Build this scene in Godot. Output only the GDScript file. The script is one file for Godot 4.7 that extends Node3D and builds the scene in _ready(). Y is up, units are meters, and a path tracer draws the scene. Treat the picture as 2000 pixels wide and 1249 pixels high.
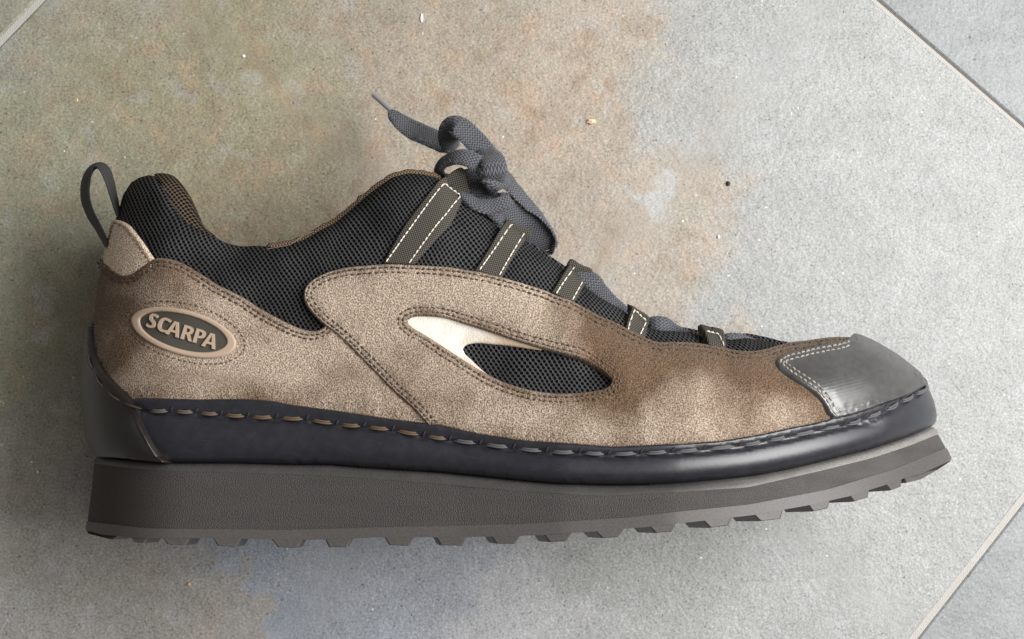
extends Node3D
# A trail shoe lying on its side on a tiled floor, seen from above.
# Outlines are given in plan units (about 0.18 mm) and put at their real height with at().

const FOCAL := 2800.0
const DIST := 0.5
const LEAN := 8.0
var cam_at: Vector3
var bx: Vector3
var by: Vector3
var bz: Vector3
var rng := RandomNumberGenerator.new()
var shoe: Node3D
var mats := {}
var used := {}

func _ready():
	rng.seed = 7
	# ---------- camera
	var r = Vector3(cos(deg_to_rad(48.5)), 0, -sin(deg_to_rad(48.5)))
	var d = (Vector3.DOWN * cos(deg_to_rad(LEAN)) + r * sin(deg_to_rad(LEAN))).normalized()
	bz = -d
	bx = (Vector3.RIGHT - bz * Vector3.RIGHT.dot(bz)).normalized()
	by = bz.cross(bx)
	cam_at = Vector3(0, 0.05, 0) + bz * DIST
	var cam = Camera3D.new()
	cam.name = "camera"
	cam.fov = rad_to_deg(2.0 * atan(624.5 / FOCAL))
	cam.near = 0.01
	cam.far = 20.0
	cam.transform = Transform3D(Basis(bx, by, bz), cam_at)
	add_child(cam)
	cam.current = true
	# ---------- light: soft daylight through a wide opening on the right, a dim surround
	var we = WorldEnvironment.new()
	we.name = "surround"
	var e = Environment.new()
	e.background_mode = Environment.BG_COLOR
	e.background_color = Color(0.2, 0.195, 0.188).linear_to_srgb()
	e.tonemap_mode = Environment.TONE_MAPPER_LINEAR
	e.tonemap_exposure = 1.0
	e.sdfgi_enabled = true
	e.ssao_enabled = true
	e.ssil_enabled = true
	we.environment = e
	add_child(we)
	area("window_light", Vector3(0.70, 0.82, -0.17), Vector3(0.1, 0.03, 0.0), Vector2(0.75, 0.62), Color(1.0, 1.0, 0.995), 2.05)
	area("overhead_fill", Vector3(0.55, 1.5, 0.15), Vector3(0.0, 0.0, 0.0), Vector2(1.2, 0.9), Color(1.0, 0.98, 0.95), 0.55)  # overhead fill, added to lift the shadows
	make_materials()
	make_floor()
	make_shoe()
	make_debris()

func area(called, pos, target, size, color, energy):
	var l = AreaLight3D.new()
	l.name = called
	l.area_size = size
	l.area_normalize_energy = true
	l.light_color = color
	l.light_energy = energy
	l.shadow_enabled = true
	l.set("area_range", 6.0)
	add_child(l)
	l.look_at_from_position(pos, target, Vector3.UP)

# ---------- small tools
func at(px: float, py: float, y: float) -> Vector3:
	var dir = bx * ((px - 1000.0) / FOCAL) - by * ((py - 624.5) / FOCAL) - bz
	return cam_at + dir * ((y - cam_at.y) / dir.y)

func lut(t: Array, x: float) -> float:
	if x <= t[0].x: return t[0].y
	for i in range(1, t.size()):
		if x <= t[i].x:
			var a: Vector2 = t[i - 1]
			var b: Vector2 = t[i]
			return lerpf(a.y, b.y, (x - a.x) / maxf(b.x - a.x, 1e-6))
	return t[t.size() - 1].y

class Table:
	var x0: float
	var step := 2.0
	var v := PackedFloat32Array()
	func get_at(x: float) -> float:
		var f := (x - x0) / step
		if f <= 0.0: return v[0]
		var i := int(f)
		if i >= v.size() - 1: return v[v.size() - 1]
		return lerpf(v[i], v[i + 1], f - i)

func table(flat: Array, smooth := 3) -> Table:
	var pts := []
	for i in range(0, flat.size(), 2): pts.append(Vector2(flat[i], flat[i + 1]))
	var t := Table.new()
	t.x0 = pts[0].x
	var n := int((pts[pts.size() - 1].x - pts[0].x) / t.step) + 1
	for i in n + 1: t.v.append(lut(pts, t.x0 + i * t.step))
	for k in smooth:
		var w := t.v.duplicate()
		for i in range(3, t.v.size() - 3):
			t.v[i] = (w[i - 3] + w[i - 2] + w[i - 1] + w[i] + w[i + 1] + w[i + 2] + w[i + 3]) / 7.0
	return t

func pts(flat: Array) -> PackedVector2Array:
	var o := PackedVector2Array()
	for i in range(0, flat.size(), 2): o.append(Vector2(flat[i], flat[i + 1]))
	return o

func spline(flat: Array, step := 5.0) -> PackedVector2Array:
	var p := pts(flat)
	var o := PackedVector2Array()
	for i in p.size() - 1:
		var a := p[maxi(i - 1, 0)]
		var b := p[i]
		var c := p[i + 1]
		var dd := p[mini(i + 2, p.size() - 1)]
		var n := maxi(1, int(b.distance_to(c) / step))
		for k in n: o.append(b.cubic_interpolate(c, a, dd, float(k) / n))
	o.append(p[p.size() - 1])
	return o

func resample(p: PackedVector2Array, step: float, closed := true) -> PackedVector2Array:
	var o := PackedVector2Array()
	var n := p.size()
	var carry := 0.0
	for i in (n if closed else n - 1):
		var a := p[i]
		var b := p[(i + 1) % n]
		var l := a.distance_to(b)
		while carry < l:
			o.append(a.lerp(b, carry / l))
			carry += step
		carry -= l
	return o

func along(t: Table, xa: float, xb: float, dy := 0.0, step := 6.0) -> PackedVector2Array:
	var o := PackedVector2Array()
	var n := maxi(1, int(absf(xb - xa) / step))
	for i in n + 1:
		var x := lerpf(xa, xb, float(i) / n)
		o.append(Vector2(x, t.get_at(x) + dy))
	return o

func rev(p: PackedVector2Array) -> PackedVector2Array:
	var o := p.duplicate()
	o.reverse()
	return o

func shift(p: PackedVector2Array, by_: float) -> PackedVector2Array:
	# an open line moved sideways (to the right of its direction, with y down)
	var o := PackedVector2Array()
	for i in p.size():
		var t := (p[mini(i + 2, p.size() - 1)] - p[maxi(i - 2, 0)]).normalized()
		o.append(p[i] + Vector2(-t.y, t.x) * by_)
	return o

# ---------- meshes
class Patch:
	var v := PackedVector3Array()
	var uv := PackedVector2Array()
	var col := PackedColorArray()
	var idx := PackedInt32Array()
	func add(p: Vector3, u: Vector2, c := Color.WHITE) -> int:
		v.append(p)
		uv.append(u)
		col.append(c)
		return v.size() - 1
	func tri(a: int, b: int, c: int):
		idx.append(a)
		idx.append(b)
		idx.append(c)
	func quad(a: int, b: int, c: int, d: int):
		tri(a, b, c)
		tri(a, c, d)
	func mesh() -> ArrayMesh:
		var n := PackedVector3Array()
		n.resize(v.size())
		for i in range(0, idx.size(), 3):
			var a := v[idx[i]]
			var m := (v[idx[i + 2]] - a).cross(v[idx[i + 1]] - a)
			for k in 3: n[idx[i + k]] += m
		for i in n.size(): n[i] = n[i].normalized() if n[i].length_squared() > 1e-30 else Vector3.UP
		var arr := []
		arr.resize(Mesh.ARRAY_MAX)
		arr[Mesh.ARRAY_VERTEX] = v
		arr[Mesh.ARRAY_NORMAL] = n
		arr[Mesh.ARRAY_TEX_UV] = uv
		arr[Mesh.ARRAY_COLOR] = col
		arr[Mesh.ARRAY_INDEX] = idx
		var am := ArrayMesh.new()
		am.add_surface_from_arrays(Mesh.PRIMITIVE_TRIANGLES, arr)
		return am

func put(called: String, p: Patch, m: Material, parent: Node, label := "", kind := "") -> MeshInstance3D:
	var o := MeshInstance3D.new()
	o.name = numbered(parent, called)
	o.mesh = p.mesh()
	o.material_override = m
	if label: o.set_meta("label", label)
	if kind: o.set_meta("kind", kind)
	parent.add_child(o, true)
	return o

func numbered(parent: Node, called: String) -> String:
	var k := str(parent.get_instance_id()) + called
	var n: int = used.get(k, 0)
	used[k] = n + 1
	return called if n == 0 else "%s_%03d" % [called, n]

func smooth_roll(d: float, r: float) -> float:
	var q := 1.0 - minf(d / r, 1.0)
	return sqrt(maxf(0.0, 1.0 - q * q))

# A patch of material laid on a body: outline and holes in plan units, hf(p) the half width there, off(d, p) the lift in metres at distance d from the edge.
# opts: step, rings, mirror, bridge, under (metres, makes it a closed sheet), tint(p, d), turn
func panel(pa: Patch, outer: PackedVector2Array, holes: Array, hf: Callable, off: Callable, opts := {}):
	var step: float = opts.get("step", 8.0)
	var rings: Array = opts.get("rings", [0.7, 1.8, 3.5, 6.0])
	var edge_step: float = opts.get("edge", 5.0)
	var turn: float = opts.get("turn", 0.0)
	var border := resample(outer, edge_step)
	if not Geometry2D.is_polygon_clockwise(border): border.reverse()
	var p := border.duplicate()
	var nb := border.size()
	var loops := [border]
	var hl := []
	for h in holes:
		var hb := resample(h, edge_step)
		loops.append(hb)
		hl.append(hb)
		p.append_array(hb)
	var nfix := p.size()
	var sa := PackedVector2Array()
	var sb := PackedVector2Array()
	for l in loops:
		for i in l.size():
			sa.append(l[i])
			sb.append(l[(i + 1) % l.size()])
	var last: float = rings[rings.size() - 1] if rings else 0.0
	for rr in rings:
		var s := maxf(edge_step, rr * 0.9)
		for q in Geometry2D.offset_polygon(border, -rr, Geometry2D.JOIN_ROUND): 
			for c in resample(q, s):
				p.append(c)
		for hb in hl:
			for q in Geometry2D.offset_polygon(hb, rr, Geometry2D.JOIN_ROUND):
				for c in resample(q, s): p.append(c)
	var nring := p.size()
	var bb := Rect2(border[0], Vector2.ZERO)
	for c in border: bb = bb.expand(c)
	var row := 0
	var y := bb.position.y + step * 0.5
	while y < bb.end.y:
		var x := bb.position.x + (step * 0.5 if row % 2 else 0.0)
		while x < bb.end.x:
			var c := Vector2(x + rng.randf_range(-0.12, 0.12) * step, y + rng.randf_range(-0.12, 0.12) * step)
			p.append(c)
			x += step
		y += step * 0.87
		row += 1
	# keep what lies inside and far enough from the edge
	var keep := PackedVector2Array()
	var dist := PackedFloat32Array()
	var rmin: float = rings[0] if rings else 0.0
	for i in p.size():
		var c := p[i]
		if i < nfix:
			keep.append(c)
			dist.append(0.0)
			continue
		if not Geometry2D.is_point_in_polygon(c, border): continue
		var bad := false
		for hb in hl:
			if Geometry2D.is_point_in_polygon(c, hb): bad = true
		if bad: continue
		var best := 1e9
		for k in sa.size():
			var a := sa[k]
			if absf(a.x - c.x) - edge_step * 1.5 > best or absf(a.y - c.y) - edge_step * 1.5 > best: continue
			best = minf(best, Geometry2D.get_closest_point_to_segment(c, a, sb[k]).distance_to(c))
		if i < nring:
			if best < rmin * 0.8: continue
		elif best < last + step * 0.4: continue
		keep.append(c)
		dist.append(best)
	var tris := Geometry2D.triangulate_delaunay(keep)
	var first := pa.v.size()
	var n := keep.size()
	var mirror: bool = opts.get("mirror", false)
	var under: float = opts.get("under", 0.0)
	var tint = opts.get("tint", null)
	var mids := PackedFloat32Array()
	var low := PackedVector3Array()
	for i in n:
		var c := keep[i]
		var mid := axis(c.x)
		var P := at(c.x, c.y, mid + hf.call(c))
		var o: float = off.call(dist[i], c)
		var ax := at(c.x + 1.0, c.y, axis(c.x + 1.0) + hf.call(c + Vector2(1, 0))) - at(c.x - 1.0, c.y, axis(c.x - 1.0) + hf.call(c - Vector2(1, 0)))
		var ay := at(c.x, c.y + 1.0, mid + hf.call(c + Vector2(0, 1))) - at(c.x, c.y - 1.0, mid + hf.call(c - Vector2(0, 1)))
		var N := ay.cross(ax).normalized()
		if N.y < 0.0: N = -N
		if under > 0.0: low.append(P + N * (o - under))
		P += N * o
		var u := Vector2(P.x, P.z) * 100.0
		if turn != 0.0: u = u.rotated(turn)
		if opts.has("slack"): u += Vector2(wear.get_noise_2d(c.x * 0.6, c.y * 0.6), wear.get_noise_2d(c.x * 0.6 + 400.0, c.y * 0.6)) * opts.slack
		pa.add(P, u, tint.call(c, dist[i]) if tint != null else Color.WHITE)
		mids.append(mid)
	var tr := PackedInt32Array()
	for i in range(0, tris.size(), 3):
		var a := tris[i]
		var b := tris[i + 1]
		var c := tris[i + 2]
		var g := (keep[a] + keep[b] + keep[c]) / 3.0
		if not Geometry2D.is_point_in_polygon(g, border): continue
		var bad := false
		for hb in hl:
			if Geometry2D.is_point_in_polygon(g, hb): bad = true
		if bad: continue
		# clockwise seen from above
		if (keep[b] - keep[a]).cross(keep[c] - keep[a]) < 0.0:
			var t := b
			b = c
			c = t
		tr.append_array([a, b, c])
		pa.tri(first + a, first + b, first + c)
	if under > 0.0:
		var f2 := pa.v.size()
		for i in n: pa.add(low[i], pa.uv[first + i], pa.col[first + i])
		for i in range(0, tr.size(), 3): pa.tri(f2 + tr[i], f2 + tr[i + 2], f2 + tr[i + 1])
		for i in nb:
			var j := (i + 1) % nb
			pa.quad(first + i, first + j, f2 + j, f2 + i)
	if mirror:
		var f2 := pa.v.size()
		for i in n:
			var q := pa.v[first + i]
			q.y = 2.0 * mids[i] - q.y
			pa.add(q, pa.uv[first + i], pa.col[first + i])
		for i in range(0, tr.size(), 3): pa.tri(f2 + tr[i], f2 + tr[i + 2], f2 + tr[i + 1])
		if opts.get("bridge", false):
			var b1 := pa.v.size()
			for i in nb:
				pa.add(pa.v[first + i], pa.uv[first + i], pa.col[first + i])
				pa.add(pa.v[f2 + i], pa.uv[f2 + i] + Vector2(0, 3), pa.col[f2 + i])
			for i in nb:
				var j := (i + 1) % nb
				pa.quad(b1 + 2 * i, b1 + 2 * j, b1 + 2 * j + 1, b1 + 2 * i + 1)

# a flat or round band swept through points [x, y, height mm, width units, turn degrees]
func band(pa: Patch, ctrl: Array, thick: float, sides := 14, step := 4.0, tint := Color.WHITE, taper := true, soft := 0.0):
	var P := PackedVector3Array()
	var W := PackedFloat32Array()
	var A := PackedFloat32Array()
	for i in ctrl.size() - 1:
		var q := []
		for k in [maxi(i - 1, 0), i, i + 1, mini(i + 2, ctrl.size() - 1)]:
			var c: Array = ctrl[k]
			q.append([at(c[0], c[1], c[2] * 0.001), float(c[3]), float(c[4])])
		var n := maxi(2, int(q[1][0].distance_to(q[2][0]) * 5600.0 / step))
		for s in (n if i < ctrl.size() - 2 else n + 1):
			var t := float(s) / n
			P.append(q[1][0].cubic_interpolate(q[2][0], q[0][0], q[3][0], t))
			W.append(lerpf(q[1][1], q[2][1], smoothstep(0, 1, t)) / 5600.0)
			A.append(deg_to_rad(lerpf(q[1][2], q[2][2], smoothstep(0, 1, t))))
	var first := pa.v.size()
	var run := 0.0
	for i in P.size():
		var T := (P[mini(i + 1, P.size() - 1)] - P[maxi(i - 1, 0)]).normalized()
		if i: run += P[i].distance_to(P[i - 1])
		var B := T.cross(Vector3.UP).normalized()
		var U := B.cross(T)
		var wob := Vector3(wear.get_noise_2d(run * 3500.0, 3.0 * first), wear.get_noise_2d(run * 3500.0, 3.0 * first + 70.0), wear.get_noise_2d(run * 3500.0, 3.0 * first + 140.0)) * soft
		var wd := (B * cos(A[i]) + U * sin(A[i])).rotated(T, wob.x * 0.6)
		var nd := T.cross(wd)
		var endk := 1.0
		if taper:
			var e := minf(i, P.size() - 1 - i) / 3.0
			endk = smooth_roll(e + 0.12, 1.0)
		for k in sides + 1:
			var a := TAU * k / sides
			var cx := signf(cos(a)) * pow(absf(cos(a)), 0.8) * W[i] * 0.5 * lerpf(0.75, 1.0, endk) * (1.0 + 0.16 * wob.y)
			var cy := signf(sin(a)) * pow(absf(sin(a)), 0.8) * minf(thick, W[i]) * 0.5 * endk
			pa.add(P[i] + wd * cx + nd * (cy + wob.z * 0.0008 * soft + 0.0005 * soft * wob.x * (cx / maxf(W[i], 0.001)) * (cx / maxf(W[i], 0.001)) * 4.0), Vector2(run * 100.0, cx * 100.0 + (0.0 if a < PI else 3.0)), tint)
	var m := sides + 1
	for i in P.size() - 1:
		for k in sides:
			var a := first + i * m + k
			pa.quad(a, a + 1, a + m + 1, a + m)
	for cap in [0, P.size() - 1]:
		var c := pa.add(P[cap], Vector2.ZERO, tint)
		for k in sides:
			var a: int = first + cap * m + k
			if cap == 0: pa.tri(c, a + 1, a)
			else: pa.tri(c, a, a + 1)

func tube(pa: Patch, P: PackedVector3Array, r: float, sides := 7, tint := Color.WHITE, flat := 1.0):
	var first := pa.v.size()
	var run := 0.0
	for i in P.size():
		var T := (P[mini(i + 1, P.size() - 1)] - P[maxi(i - 1, 0)]).normalized()
		var B := T.cross(Vector3.UP)
		B = B.normalized() if B.length() > 0.01 else Vector3.RIGHT
		var U := B.cross(T)
		if i: run += P[i].distance_to(P[i - 1])
		var k0 := 1.0
		if i == 0 or i == P.size() - 1: k0 = 0.45
		for k in sides:
			var a := TAU * k / sides
			pa.add(P[i] + (B * cos(a) + U * sin(a) * flat) * r * k0, Vector2(run * 100.0, k / float(sides)), tint)
	for i in P.size() - 1:
		for k in sides:
			var a := first + i * sides + k
			var b := first + i * sides + (k + 1) % sides
			pa.quad(a, b, b + sides, a + sides)
	for cap in [0, P.size() - 1]:
		for k in range(1, sides - 1):
			var a: int = first + cap * sides
			if cap == 0: pa.tri(a, a + k + 1, a + k)
			else: pa.tri(a, a + k, a + k + 1)

func lift(c: Vector2, hf: Callable, o: float) -> Vector3:
	var P := at(c.x, c.y, axis(c.x) + hf.call(c))
	if o == 0.0: return P
	var ax := at(c.x + 2.0, c.y, axis(c.x + 2.0) + hf.call(c + Vector2(2, 0))) - at(c.x - 2.0, c.y, axis(c.x - 2.0) + hf.call(c - Vector2(2, 0)))
	var ay := at(c.x, c.y + 2.0, axis(c.x) + hf.call(c + Vector2(0, 2))) - at(c.x, c.y - 2.0, axis(c.x) + hf.call(c - Vector2(0, 2)))
	var N := ay.cross(ax).normalized()
	return P + (N if N.y > 0.0 else -N) * o

# a row of sewn stitches along an open line
func sew(pa: Patch, line: PackedVector2Array, hf: Callable, o: float, dash: float, gap: float, r: float, tint: Color, wob := 0.5):
	var q := resample(line, 1.0, false)
	var i := 0
	while i < q.size() - 2:
		var j := mini(q.size() - 1, i + int(dash * rng.randf_range(0.85, 1.15)))
		var P := PackedVector3Array()
		var n := 5
		for k in n:
			var c := q[clampi(int(lerpf(i, j, k / float(n - 1))), 0, q.size() - 1)] + Vector2(rng.randf_range(-wob, wob), rng.randf_range(-wob, wob))
			var s: float = sin(PI * k / float(n - 1))
			P.append(lift(c, hf, o + r * (0.9 * s - 0.5)))
		var t := tint * rng.randf_range(0.75, 1.2)
		t.a = 1.0
		tube(pa, P, r, 6, t)
		i = j + int(gap)

# ---------- the form of the shoe
var zt: Table
var zb: Table
var zs: Table
var zr: Table
var zbev: Table
var zstrip: Table
var zl: Table
var wsole: Table
var etop: Table
var xl: Table
var xr: Table
var xlo: Table
var xro: Table

func axis(x: float) -> float:
	return lerpf(0.043, 0.0565, clampf((x - 170.0) / 1150.0, 0, 1))

func shape_tables():
	zt = table([225, 341, 300, 342, 319, 366, 335, 398, 355, 427, 371, 440, 396, 452, 419, 464, 444, 476, 473, 482, 499, 480, 534, 483, 566, 477, 598, 466, 624, 450, 656, 434, 682, 412, 707, 390, 739, 364, 768, 345, 797, 338, 826, 340, 848, 345, 861, 351, 899, 396, 938, 418, 973, 444, 1022, 475, 1052, 493, 1076, 511, 1100, 526, 1142, 562, 1175, 583, 1217, 607, 1240, 625, 1265, 640, 1295, 646, 1340, 649, 1367, 655, 1415, 664, 1460, 660, 1503, 669, 1531, 677, 1587, 671, 1623, 666, 1651, 666, 1672, 667, 1704, 681, 1749, 708, 1785, 737, 1797, 748], 1)
	zb = table([160, 790, 280, 777, 380, 780, 480, 779, 540, 784, 560, 789, 666, 803, 771, 819, 859, 829, 930, 845, 1018, 859, 1124, 866, 1200, 872, 1270, 868, 1341, 865, 1411, 859, 1482, 847, 1552, 831, 1616, 817, 1658, 807, 1711, 789, 1764, 770, 1792, 750, 1802, 738], 2)
	zs = table(STITCH, 1)
	zr = table([160, 886, 192, 892, 240, 898, 332, 908, 460, 908, 560, 911, 640, 911, 708, 917, 856, 926, 1004, 941, 1078, 948, 1189, 951, 1270, 950, 1341, 946, 1411, 940, 1482, 932, 1552, 919, 1623, 902, 1693, 884, 1764, 861, 1806, 844, 1828, 833], 3)
	zbev = table([160, 903, 186, 906, 240, 914, 332, 921, 460, 924, 640, 930, 856, 946, 1004, 960, 1180, 970, 1320, 962, 1460, 953, 1600, 921, 1705, 895, 1775, 872, 1834, 848], 4)
	zstrip = table([160, 1018, 170, 1020, 284, 1034, 560, 1037, 782, 1031, 1004, 1026, 1115, 1020, 1226, 1013, 1320, 1002, 1460, 988, 1617, 958, 1740, 920, 1849, 876], 4)
	zl = table([160, 1034, 168, 1036, 200, 1045, 234, 1048, 252, 1051, 290, 1052, 414, 1052, 518, 1054, 636, 1055, 749, 1050, 850, 1050, 958, 1049, 1061, 1046, 1161, 1039, 1267, 1030, 1372, 1018, 1470, 1007, 1577, 988, 1658, 970, 1729, 948, 1765, 935, 1800, 926, 1859, 899], 1)
	wsole = table([160, 0.036, 350, 0.037, 600, 0.040, 900, 0.046, 1100, 0.052, 1300, 0.054, 1860, 0.054], 6)
	etop = table([160, 0.029, 500, 0.030, 860, 0.027, 1000, 0.025, 1250, 0.018, 1450, 0.011, 1540, 0.006, 1600, 0.003, 1650, 0.0, 1900, 0.0], 6)
	xl = table([340, 290, 346, 271, 357, 255, 382, 239, 405, 233, 429, 225, 503, 205, 546, 196, 584, 190, 626, 187, 640, 180, 680, 173, 740, 168, 780, 170, 824, 175, 860, 181, 892, 193], 1)
	xr = table([700, 1790, 735, 1800, 740, 1809, 764, 1816, 796, 1827, 821, 1829, 833, 1824], 0)
	xlo = table([880, 186, 892, 187, 1036, 168, 1080, 167], 0)
	xro = table([825, 1828, 838, 1832, 902, 1860, 960, 1875], 0)

func toe_round(d: float) -> float:
	var q := 1.0 - clampf(d / 640.0, 0, 1)
	return sqrt(maxf(0.0, 1.0 - pow(q, 2.5)))

func heel_round(d: float) -> float:
	var q := 1.0 - clampf(d / 190.0, 0, 1)
	return pow(maxf(0.0, 1.0 - pow(q, 2.2)), 1.0 / 2.2)

func body(c: Vector2) -> float:
	var b := zb.get_at(c.x)
	var z := minf(c.y, b)
	var w := wsole.get_at(c.x) * toe_round(xr.get_at(maxf(c.y, b)) - c.x)
	var R := w
	if z < b:
		var t := zt.get_at(c.x)
		var tau := clampf((b - z) / maxf(b - t, 4.0), 0, 1)
		var s := smoothstep(700.0, 1300.0, c.x)
		var g := lerpf(1.0 - pow(tau, 1.7), sqrt(maxf(0.0, 1.0 - pow(tau, 2.3))), s)
		var e := etop.get_at(c.x) * minf(1.0, toe_round(xr.get_at(b) - c.x) * 1.2)
		e = minf(e, w)
		R = e + (w - e) * g
		# the padded collar is full and rolls over at its rim
		var k := 1.0 - smoothstep(1000.0, 1400.0, c.x)
		R += 0.0035 * k * pow(sin(PI * clampf(tau * 1.1 - 0.35, 0, 0.75) / 0.75), 2.0)
		R -= (0.001 + 0.006 * k) * (1.0 - smooth_roll(maxf(z - t, 0.0), 26.0)) * minf(1.0, e / 0.01)
		# creases where the foot bends
		var cr := smoothstep(1020.0, 1150.0, c.x) * (1.0 - smoothstep(1330.0, 1500.0, c.x)) * sin(PI * clampf(tau * 1.2, 0, 1))
		R += cr * smoothstep(0.25, 0.6, tau) * (0.0006 * sin((c.x + 0.55 * c.y - 1180.0) / 22.0) + 0.0003 * sin((c.x - 0.3 * c.y) / 13.0 + 1.0))
	return R * heel_round(c.x - xl.get_at(c.y))

func sole(c: Vector2) -> float:
	var v := clampf((c.y - zr.get_at(c.x)) / maxf(20.0, zl.get_at(c.x) - zr.get_at(c.x)), 0, 1)
	return (wsole.get_at(c.x) + 0.0012 + 0.0022 * v) * toe_round(xro.get_at(c.y) - c.x) * heel_round(c.x - xlo.get_at(c.y))

const STITCH := [292, 802, 340, 803, 388, 806, 436, 810, 488, 814, 544, 816, 604, 819, 662, 829, 715, 833, 771, 840, 831, 851, 882, 859, 942, 867, 1007, 875, 1071, 882, 1134, 884, 1190, 887, 1253, 885, 1313, 882, 1373, 877, 1443, 870, 1491, 861, 1538, 852, 1596, 839, 1644, 828, 1683, 817, 1721, 802, 1753, 787, 1781, 773, 1807, 757]

const LUGS := [
	[168, 1033, 170, 1043, 218, 1055, 234, 1045], [252, 1048, 262, 1060, 280, 1062, 290, 1049], [316, 1050, 326, 1064, 360, 1066, 372, 1049],
	[414, 1050, 424, 1067, 460, 1069, 472, 1051], [528, 1052, 542, 1070, 580, 1071, 593, 1052], [634, 1052, 642, 1070, 678, 1070, 689, 1049],
	[749, 1047, 760, 1066, 799, 1067, 812, 1047], [850, 1047, 860, 1066, 904, 1067, 913, 1048], [958, 1046, 969, 1063, 1006, 1063, 1019, 1044],
	[1061, 1043, 1073, 1060, 1107, 1058, 1120, 1038], [1161, 1036, 1176, 1052, 1207, 1050, 1222, 1031], [1266, 1026, 1280, 1042, 1313, 1039, 1322, 1020],
	[1372, 1015, 1387, 1032, 1423, 1027, 1432, 1008], [1470, 1003, 1485, 1019, 1525, 1014, 1532, 992], [1577, 984, 1588, 1000, 1617, 994, 1624, 974],
	[1658, 966, 1668, 981, 1696, 972, 1700, 953], [1729, 944, 1740, 959, 1761, 951, 1763, 932], [1766, 932, 1771, 944, 1800, 937, 1858, 901]]

# ---------- materials
func noise_image(w: int, h: int, freq: float, sd: int, oct := 3, kind := FastNoiseLite.TYPE_SIMPLEX_SMOOTH) -> Image:
	var n := FastNoiseLite.new()
	n.noise_type = kind
	n.frequency = freq
	n.seed = sd
	n.fractal_octaves = oct
	return n.get_seamless_image(w, h)

func tex(im: Image) -> ImageTexture:
	return ImageTexture.create_from_image(im)

func grey(w: int, h: int, f: Callable) -> Image:
	var b := PackedByteArray()
	b.resize(w * h)
	for y in h:
		for x in w: b[y * w + x] = clampi(int(f.call(x, y) * 255.0), 0, 255)
	return Image.create_from_data(w, h, false, Image.FORMAT_L8, b)

func ranged(im: Image, lo: float, hi: float, gain := 1.0) -> Image:
	var b := im.get_data()
	var o := PackedByteArray()
	o.resize(b.size())
	for i in b.size():
		var v := clampf((b[i] / 255.0 - 0.5) * gain + 0.5, 0, 1)
		o[i] = clampi(int(lerpf(lo, hi, v) * 255.0), 0, 255)
	return Image.create_from_data(im.get_width(), im.get_height(), false, Image.FORMAT_L8, o)

func mat(called: String, color: Color, rough: float, o := {}) -> StandardMaterial3D:
	var m := StandardMaterial3D.new()
	m.resource_name = called
	m.albedo_color = color.linear_to_srgb()
	m.roughness = rough
	m.vertex_color_use_as_albedo = true
	for k in o: m.set(k, o[k])
	mats[called] = m
	return m

func bump(t: Texture2D, cm: float) -> Dictionary:
	return {"heightmap_enabled": true, "heightmap_texture": t, "heightmap_scale": cm}

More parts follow.
